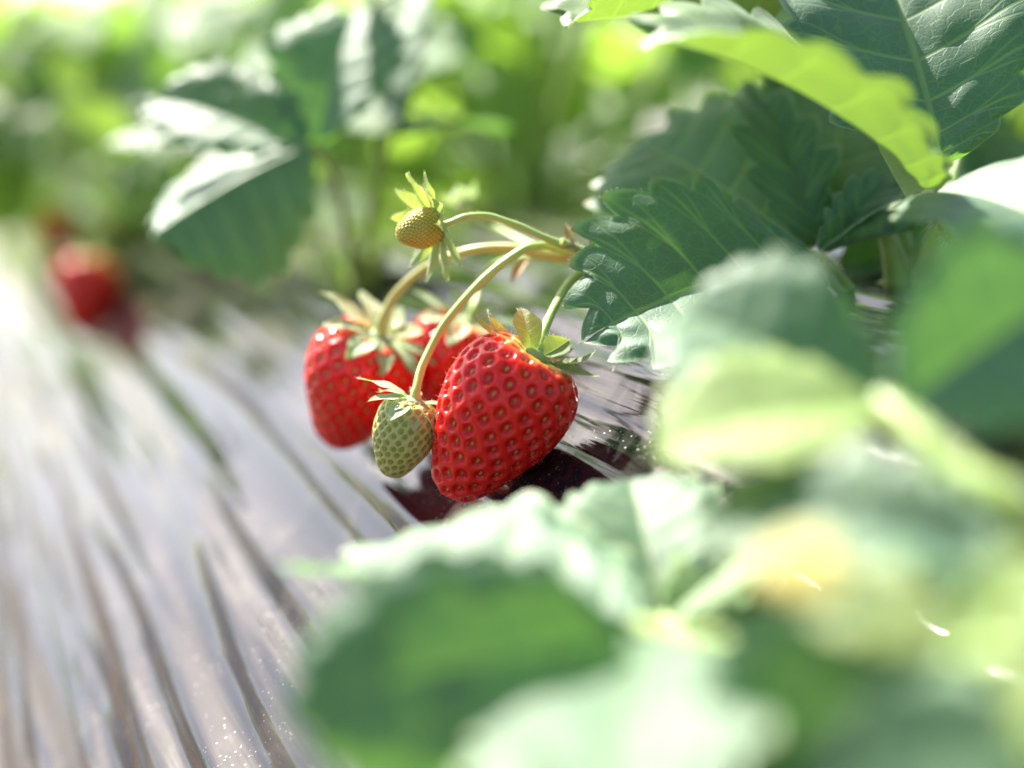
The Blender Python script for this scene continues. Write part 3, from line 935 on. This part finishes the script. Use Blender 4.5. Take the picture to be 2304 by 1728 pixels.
# unripe berry
T4 = P(934, 905, .3240); E4 = P(876, 1072, .328)
o, fr, _ = strawberry('unripe_strawberry', T4, E4, .0148, GREEN, SEED_GREEN, 'small unripe green strawberry hanging between the two larger red ones', 'strawberry', roll=.1, sd=17, spacing=.0021, depth=.00030, nu=260, nv=200,
                      seed_scale=.62, lump=.01, prof=np.c_[PROF[:, 0], np.clip(PROF[:, 1] * (1 + .10 * PROF[:, 0]), 0, 1.0)])
calyx(o, fr, [(25, .0078, -34, .62, .6, 14), (70, .0088, -20, .55, .5, 14), (345, .0078, -38, .52, .6, 14), (305, .0085, -36, .50, .6, 14), (100, .0125, -2, .36, .5, 14),
              (120, .0085, -14, .40, .4, 14), (170, .006, 6, .5, .3, 14), (240, .006, 0, .5, .3, 14)], .0022, SEPAL_PALE, hairy=30, seed=360)
stem_part(o, [T4, P(938, 870, .3250), P(954, 815, .3285), P(1000, 730, .333), P(1075, 642, .336), P(1160, 572, .339), P(1215, 553, .341), P(1275, 562, .344), node], [.0014, .0010, .00095, .00095, .001, .00105, .00105, .0011, .0013], STEM, 420)

# young fruit with open sepals
T5 = P(978, 505, .331); E5 = P(896, 530, .3262)
o, fr, (pv5, sp5, sn5) = strawberry('young_fruit', T5, E5, .0092, YOUNG, SEED_YEL, 'tiny yellow-green young fruit ringed by open sepals on a thin arching stem', 'fruitlet', roll=.1, sd=23, spacing=.00085, depth=.00012, nu=160, nv=120,
                                    seed_scale=.62, sink=-1.6, lump=.02, prof=np.c_[PROF[:, 0], np.clip(PROF[:, 1], 0, .93)])
mb = MB()
dd = sn5 + rng.normal(0, .3, sn5.shape); dd /= np.linalg.norm(dd, axis=1)[:, None]
hair_mesh(mb, sp5, dd, .0007, .00005, 0)
hb = mb.build('pistils', [SEED_YEL], o); hb['kind'] = 'stuff'
calyx(o, fr, [(88, 0.0102, -14, .50, -.4, 14), (118, 0.0099, -20, .46, -.3, 14), (62, 0.0094, -6, .48, -.5, 14), (40, .0085, -30, .70, .5, 14), (350, .0075, -38, .7, .5, 14), (268, 0.0102, -12, .48, -.4, 14), (242, 0.0106, -24, .46, -.3, 14),
              (296, 0.0097, -4, .44, -.4, 14), (215, 0.0097, -36, .5, -.2, 14), (150, 0.0097, -32, .5, -.2, 14)], .0034, SEPAL, hairy=50, seed=380, capr=1.0)
stem_part(o, [T5 - Vector(fr[1] * .0002), P(1003, 505, .3315), P(1045, 489, .332), P(1095, 486, .333), P(1160, 506, .334), P(1225, 535, .336), P(1290, 560, .339), node], [.00095, .0008, .0008, .0008, .00085, .0009, .0010, .0012], STEM, 320)

# pale bud behind
T6 = P(1046, 462, .392)
o = empty('flower_bud', T6, 'tiny blurred pale bud behind the arching stem of the young fruit', 'bud')
fr6 = (np.array(T6), np.array(V(.35, -.9, 0)), np.array(V(0, 0, 1)), np.array(V(.9, .35, 0)), .01)
mb = MB()
th = np.linspace(0, 2 * np.pi, 16, endpoint=False); tt = np.linspace(0, 1, 10)
rad = .0026 * np.sin(np.pi * tt) ** .6
v = np.array(T6) + (np.cos(th)[:, None, None] * fr6[2] + np.sin(th)[:, None, None] * fr6[3]) * rad[None, :, None] + (-fr6[1])[None, None] * ((tt - .1) * .006)[None, :, None]
mb.add(v.reshape(-1, 3), grid_faces(16, 10, True), 0)
mb.build('petals', [PETAL], o)
calyx(o, fr6, [(a, .0065, 55 - 12 * (i % 2), .5, -.5, 14) for i, a in enumerate(range(0, 360, 45))], .0020, SEPAL_PALE, seed=400)
stem_part(o, [T6, P(1075, 490, .392), P(1130, 520, .388), P(1220, 560, .37), node], [.0009, .0008, .0008, .0009, .0011], STEM, 60)

# ------------------------------------------------------------------ plants in front
c_f = bedpt(P(2480, 1330, .185).dot(RD), P(2480, 1330, .185).dot(QD))
pf = empty('strawberry_plant', c_f, 'blurred plant at right edge with a thick yellow-green leaf stalk in front', 'plant')
crown_part(pf, c_f)
lf = leaf_part(pf, [c_f, P(2330, 1205, .185), P(2160, 1070, .193), P(2040, 955, .202), P(1985, 905, .208)], [.0032, .0031, .0029, .0025, .0020], hairs=150)
leaflet(lf, P(1975, 905, .210), P(1545, 705, .226), V(-.25, .55, .80), w=.84, arc=.4, fold=(R(12), R(18)), teeth=8, res=10, nb=18)
leaflet(lf, P(2030, 905, .204), P(2450, 620, .205), V(.02, .45, .89), w=.88, arc=.4, fold=(R(14), R(14)), teeth=8, res=10, nb=18)
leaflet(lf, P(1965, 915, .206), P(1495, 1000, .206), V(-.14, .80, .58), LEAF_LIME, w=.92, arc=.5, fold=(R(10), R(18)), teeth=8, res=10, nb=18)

c_g = bedpt(P(1900, 1640, .185).dot(RD), P(1900, 1640, .185).dot(QD))
pg = empty('strawberry_plant', c_g, 'blurred plant at the bottom with a large white-glaring leaf below the fruit', 'plant')
crown_part(pg, c_g)
lf = leaf_part(pg, [c_g, P(1700, 1520, .185), P(1540, 1440, .20), P(1440, 1408, .215)], [.002, .0018, .0017, .0015], hairs=100)
leaflet(lf, P(1440, 1404, .218), P(726, 1292, .246), V(-.24, .84, .42), w=.88, arc=-.05, fold=(R(-4), R(46)), curl=(R(4), R(4)), teeth=8, res=10, nb=20)
leaflet(lf, P(1405, 1425, .196), P(684, 1585, .188), V(-.10, .60, .78), w=.70, arc=.25, fold=(R(20), R(-14)), h=.05, teeth=8, res=10, nb=20)
leaflet(lf, P(1460, 1435, .205), P(1370, 1900, .160), V(-.30, .82, .48), w=.80, arc=.5, fold=(R(8), R(10)), teeth=8, res=10, nb=20)
lf = leaf_part(pg, [c_g, P(1720, 1560, .20), P(1560, 1440, .23), P(1490, 1390, .24)], [.002, .0017, .0015, .0013])
leaflet(lf, P(1490, 1390, .24), P(1418, 1085, .268), V(-.1, .72, .68), w=.8, arc=.45, fold=(R(14), R(14)), teeth=8, res=10, nb=18)
leaflet(lf, P(1500, 1395, .238), P(1740, 1210, .25), V(.05, .85, .5), LEAF_YOUNG, w=.6, arc=.5, fold=(R(18), R(14)), teeth=8, res=8, nb=14)

c_h = bedpt(P(2380, 1800, .14).dot(RD), P(2380, 1800, .14).dot(QD))
ph = empty('strawberry_plant', c_h, 'very blurred yellow-green plant filling the bottom right corner', 'plant')
crown_part(ph, c_h)
lf = leaf_part(ph, [c_h, P(2320, 1600, .150), P(2150, 1480, .160)], [.002, .0018, .0015])
leaflet(lf, P(2145, 1480, .162), P(1630, 1770, .170), V(-.10, .50, .86), LEAF, w=.95, arc=.4, fold=(R(10), R(10)))
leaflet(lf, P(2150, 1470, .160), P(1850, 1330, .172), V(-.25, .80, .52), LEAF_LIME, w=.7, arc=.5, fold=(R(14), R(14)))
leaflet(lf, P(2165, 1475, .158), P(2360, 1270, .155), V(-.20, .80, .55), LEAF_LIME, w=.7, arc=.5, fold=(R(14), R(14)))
lf = leaf_part(ph, [c_h, P(2380, 1740, .14), P(2310, 1640, .145)], [.002, .0018, .0015])
leaflet(lf, P(2300, 1640, .145), P(1950, 1760, .135), V(-.10, .60, .78), LEAF, w=.7, arc=.5, fold=(R(10), R(10)))
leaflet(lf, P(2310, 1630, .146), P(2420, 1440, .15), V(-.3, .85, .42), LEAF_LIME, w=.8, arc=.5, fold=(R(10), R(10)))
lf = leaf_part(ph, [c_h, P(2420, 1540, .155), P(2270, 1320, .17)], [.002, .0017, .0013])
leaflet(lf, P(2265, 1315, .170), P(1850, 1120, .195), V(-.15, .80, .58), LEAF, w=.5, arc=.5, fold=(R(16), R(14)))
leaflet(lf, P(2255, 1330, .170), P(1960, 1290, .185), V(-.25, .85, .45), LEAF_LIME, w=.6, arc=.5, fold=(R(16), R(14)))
leaflet(lf, P(2240, 1300, .172), P(1610, 1130, .200), V(-.05, .60, .80), LEAF, w=.5, arc=.5, fold=(R(16), R(14)))
leaflet(lf, P(2350, 1540, .150), P(2060, 1430, .168), V(-.05, .45, .89), LEAF, w=.85, arc=.4, fold=(R(12), R(12)))
y = leaflet(lf, P(1870, 1335, .146), P(1735, 1235, .154), V(-.2, .8, .6), LEAF_OLD, w=.8, arc=.5, fold=(R(14), R(14)), teeth=6)
y['label'] = 'yellowed leaflet'

# ------------------------------------------------------------------ plant behind, left
c_b = bedpt(P(800, 470, .50).dot(RD), P(800, 470, .50).dot(QD))
pb = empty('strawberry_plant', c_b, 'soft three-leaflet plant behind the young fruit, left of centre', 'plant')
crown_part(pb, c_b)
lf = leaf_part(pb, [c_b, P(760, 420, .46), P(708, 322, .44)], [.0015, .0014, .0012])
leaflet(lf, P(712, 318, .44), P(800, 30, .462), V(-.10, .66, .74), w=.78, arc=.4, fold=(R(12), R(16)), teeth=8)
leaflet(lf, P(692, 322, .438), P(360, 225, .45), V(.18, .46, .87), w=.66, arc=.4, fold=(R(12), R(14)), teeth=8)
leaflet(lf, P(690, 328, .434), P(362, 515, .418), V(-.05, .52, .85), w=1.12, arc=.35, fold=(R(-30), R(-24)), teeth=8)
lf = leaf_part(pb, [c_b, P(850, 400, .48), P(880, 290, .475)], [.0015, .0014, .0012])
leaflet(lf, P(885, 290, .475), P(985, -60, .50), V(-.60, .72, .30), w=.42, arc=.4, fold=(R(12), R(12)), teeth=8)
leaflet(lf, P(890, 300, .475), P(1120, 290, .50), V(-.25, .88, .40), w=.7, arc=.4, fold=(R(12), R(12)), teeth=8)
leaflet(lf, P(868, 300, .475), P(740, 150, .54), V(-.1, .4, .9), LEAF_FAR, w=.7, arc=.4, fold=(R(12), R(12)), teeth=8)
lf = leaf_part(pb, [c_b, P(650, 420, .53), P(470, 330, .53)], [.0015, .0014, .0012])
leaflet(lf, P(470, 325, .53), P(250, 322, .53), V(-.30, .82, .48), w=.42, arc=.4, fold=(R(12), R(12)), teeth=8)
leaflet(lf, P(490, 335, .53), P(620, 470, .50), V(-.2, .7, .65), w=.7, arc=.4, fold=(R(12), R(12)), teeth=8)

# its unseen tall leaves, added to darken the reflection right of the fruit
lf = leaf_part(pb, [c_b, P(860, 330, .49), P(850, 60, .48), P(800, -90, .47)], [.0016, .0015, .0013])
leaflet(lf, P(795, -95, .47), P(480, -190, .45), V(-.2, .3, .93), LEAF, w=.9, arc=.4, fold=(R(12), R(12)))
leaflet(lf, P(800, -105, .47), P(790, -420, .47), V(-.1, .2, .97), LEAF, w=.9, arc=.4, fold=(R(12), R(12)))
leaflet(lf, P(810, -95, .47), P(1130, -230, .47), V(.1, .3, .95), LEAF, w=.9, arc=.4, fold=(R(12), R(12)))
c_o = bedpt(P(470, 430, .74).dot(RD), QC + .015)
po = empty('strawberry_plant', c_o, 'pale sunlit blurred leaves hanging over the lone red strawberry at left', 'plant')
crown_part(po, c_o)
for (jx, jy, jd, tips) in ((300, 345, .70, ((110, 250, .69), (240, 440, .68), (380, 470, .68))), (150, 230, .76, ((-90, 190, .76), (20, 270, .74), (60, 90, .77))), (330, 230, .78, ((150, 130, .78), (420, 90, .80), (250, 330, .76)))):
    lf = leaf_part(po, [c_o, P(jx * .5 + 235, jy * .6 + 130, jd), P(jx, jy, jd)], [.0015, .0014, .0012])
    for tq in tips:
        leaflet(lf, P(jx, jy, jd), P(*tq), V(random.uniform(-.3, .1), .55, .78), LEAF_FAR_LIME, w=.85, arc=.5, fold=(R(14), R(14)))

# soft berries further along the row
far = [(205, 588, 180, 752, .74, .034, 'blurred ripe red strawberry hanging alone on the plastic at the left', 'larger'),
       (128, 480, 118, 560, .98, .022, 'small blurred red strawberry above and behind the lone one at left', ''),
       (0, 370, -8, 440, 1.15, .026, 'faint blurred reddish strawberry at the extreme left edge', '')]
for i, (x0, y0, x1, y1, d, wd, lab, _) in enumerate(far):
    t0 = P(x0, y0, d); e0 = P(x1, y1, d - .006)
    o, fr, _z = strawberry('ripe_strawberry', t0, e0, wd, RED, SEED, lab, 'strawberry', sd=40 + i, nu=90, nv=70, roll=i * .7)
    calyx(o, fr, [(a, .014, -10 + 20 * (j % 2), .45, .3, 12) for j, a in enumerate(range(10, 370, 45))], .003, SEPAL_PALE, seed=420 + 10 * i)
    q0 = bedpt(t0.dot(RD) + .02, QC + .03, .02)
    stem_part(o, [t0, t0 + Vector((0.004, 0.004, .016)), (t0 + q0) / 2 + Vector((0, 0, .028)), q0], [.0014, .0011, .0011, .0013], STEM, 0)

# ------------------------------------------------------------------ the rest of the row
def leaf_template(i):
    """a whole three-part leaf standing on its stalk, stalk foot at the origin"""
    r = random.Random(50 + i)
    mb = MB()
    hgt = r.uniform(.10, .135)
    top = Vector((r.uniform(.02, .05), 0, hgt))
    tube(mb, [Vector((0, 0, 0)), Vector((top.x * .25, 0, hgt * .5)), top], [.0017, .0015, .0012], 1, n=14, seg=8)
    for a in (0, 105, -105):
        an = math.radians(a + r.uniform(-14, 14))
        d = Vector((math.cos(an), math.sin(an), r.uniform(-.35, .15)))
        l = r.uniform(.048, .062)
        v, f, u, u2 = leaflet_geo(top + d * .003, top + d * l, Vector((r.uniform(-.1, .3), r.uniform(-.2, .2), 1)), w=r.uniform(.82, .95), arc=r.uniform(.3, .7), fold=(R(r.uniform(6, 24)), R(r.uniform(6, 24))), teeth=8, res=6, nb=9, seed=600 + i * 5 + a)
        mb.add(v, f, 0, u, u2)
    return mb.mesh('leaf', [LEAF_FAR if i % 3 else LEAF_FAR_LIME, PETIOLE])


TPL = [leaf_template(i) for i in range(9)]


def far_plant(t, q, z, nl, rnd, group, label, size=1.0, name='strawberry_plant'):
    base = RD * t + QD * q + Vector((0, 0, z))
    o = empty(name, base, label, 'plant', group)
    for i in range(nl):
        c = bpy.data.objects.new('leaf', TPL[rnd.randrange(len(TPL))])
        COL.objects.link(c)
        c.parent = o
        az = i * 2.4 + rnd.uniform(-.4, .4)
        lean = rnd.uniform(.05, .95) * (1 if i > 2 else .4)
        c.location = (0.01 * math.cos(az), 0.01 * math.sin(az), 0)
        c.rotation_euler = (Matrix.Rotation(az, 3, 'Z') @ Matrix.Rotation(lean, 3, 'Y')).to_euler()
        s = rnd.uniform(.75, 1.2) * size
        c.scale = (s, s, s)
    return o


rnd = random.Random(5)
GL = 'soft blurred strawberry plant further along the same bed'
tt0 = .62
i = 0
while tt0 < 4.6:
    for q in (QC + .10, QC + .33):
        t = tt0 + rnd.uniform(-.05, .05) + (0.10 if q > QC + .2 else 0)
        qq = q + rnd.uniform(-.03, .03)
        far_plant(t, qq, float(profile_z(np.array([qq]))[0]), 13, rnd, 'blurred plants further along the bed', GL)
    tt0 += .21 + .03 * i ** .5
    i += 1
# plants right of and behind the fruit on the same bed
for (t, q) in ((.50, QC + .36), (.30, QC + .36), (.42, QC + .20)):
    far_plant(t, q, float(profile_z(np.array([q]))[0]), 12, rnd, 'blurred plants further along the bed', GL, size=.85)
GL2 = 'far blurred strawberry plant on the next bed behind'
for off in (1.35, 2.7):
    for t in np.arange(.1, 7.0, .3):
        q = QC + .2 + rnd.uniform(-.12, .12)
        far_plant(float(t) + rnd.uniform(-.06, .06), q + off, float(profile_z(np.array([q]))[0]), 10, rnd, 'plants on the beds behind', GL2, size=1.25)

GL3 = 'unseen strawberry plant on the left bed, added for reflections in the film'  # out of view, added so the film reflects something dark
for t in np.arange(.3, 5.0, .34):
    q = QC + .2 + rnd.uniform(-.15, .15)
    far_plant(float(t) + rnd.uniform(-.06, .06), q - 1.35, float(profile_z(np.array([q]))[0]), 9, rnd, 'unseen plants added on the left bed', GL3, size=1.1)
# plants leaning over the edge of the bed
for (t, n_, sz) in ((.98, 9, 1.0), (1.08, 10, 1.0), (1.25, 10, 1.0), (1.5, 10, 1.0), (1.8, 10, 1.0), (2.2, 10, 1.0), (2.7, 10, 1.0)):
    q = QC + .012
    o = far_plant(t, q, float(profile_z(np.array([q]))[0]), n_, rnd, 'blurred plants hanging over the edge of the bed', 'blurred pale strawberry plant hanging over the edge of the plastic at the far left', size=sz)
    for c in o.children:
        az = math.pi - math.atan2(-QD.y, QD.x) + rnd.uniform(-1.1, 1.1)
        az = math.atan2(-QD.y, -QD.x) + rnd.uniform(-1.1, 1.1)
        lean = rnd.uniform(.35, .85 if t < 1 else 1.2)
        c.rotation_euler = (Matrix.Rotation(az, 3, 'Z') @ Matrix.Rotation(lean, 3, 'Y')).to_euler()
        c.data = TPL[rnd.choice((0, 3, 6, 1))]
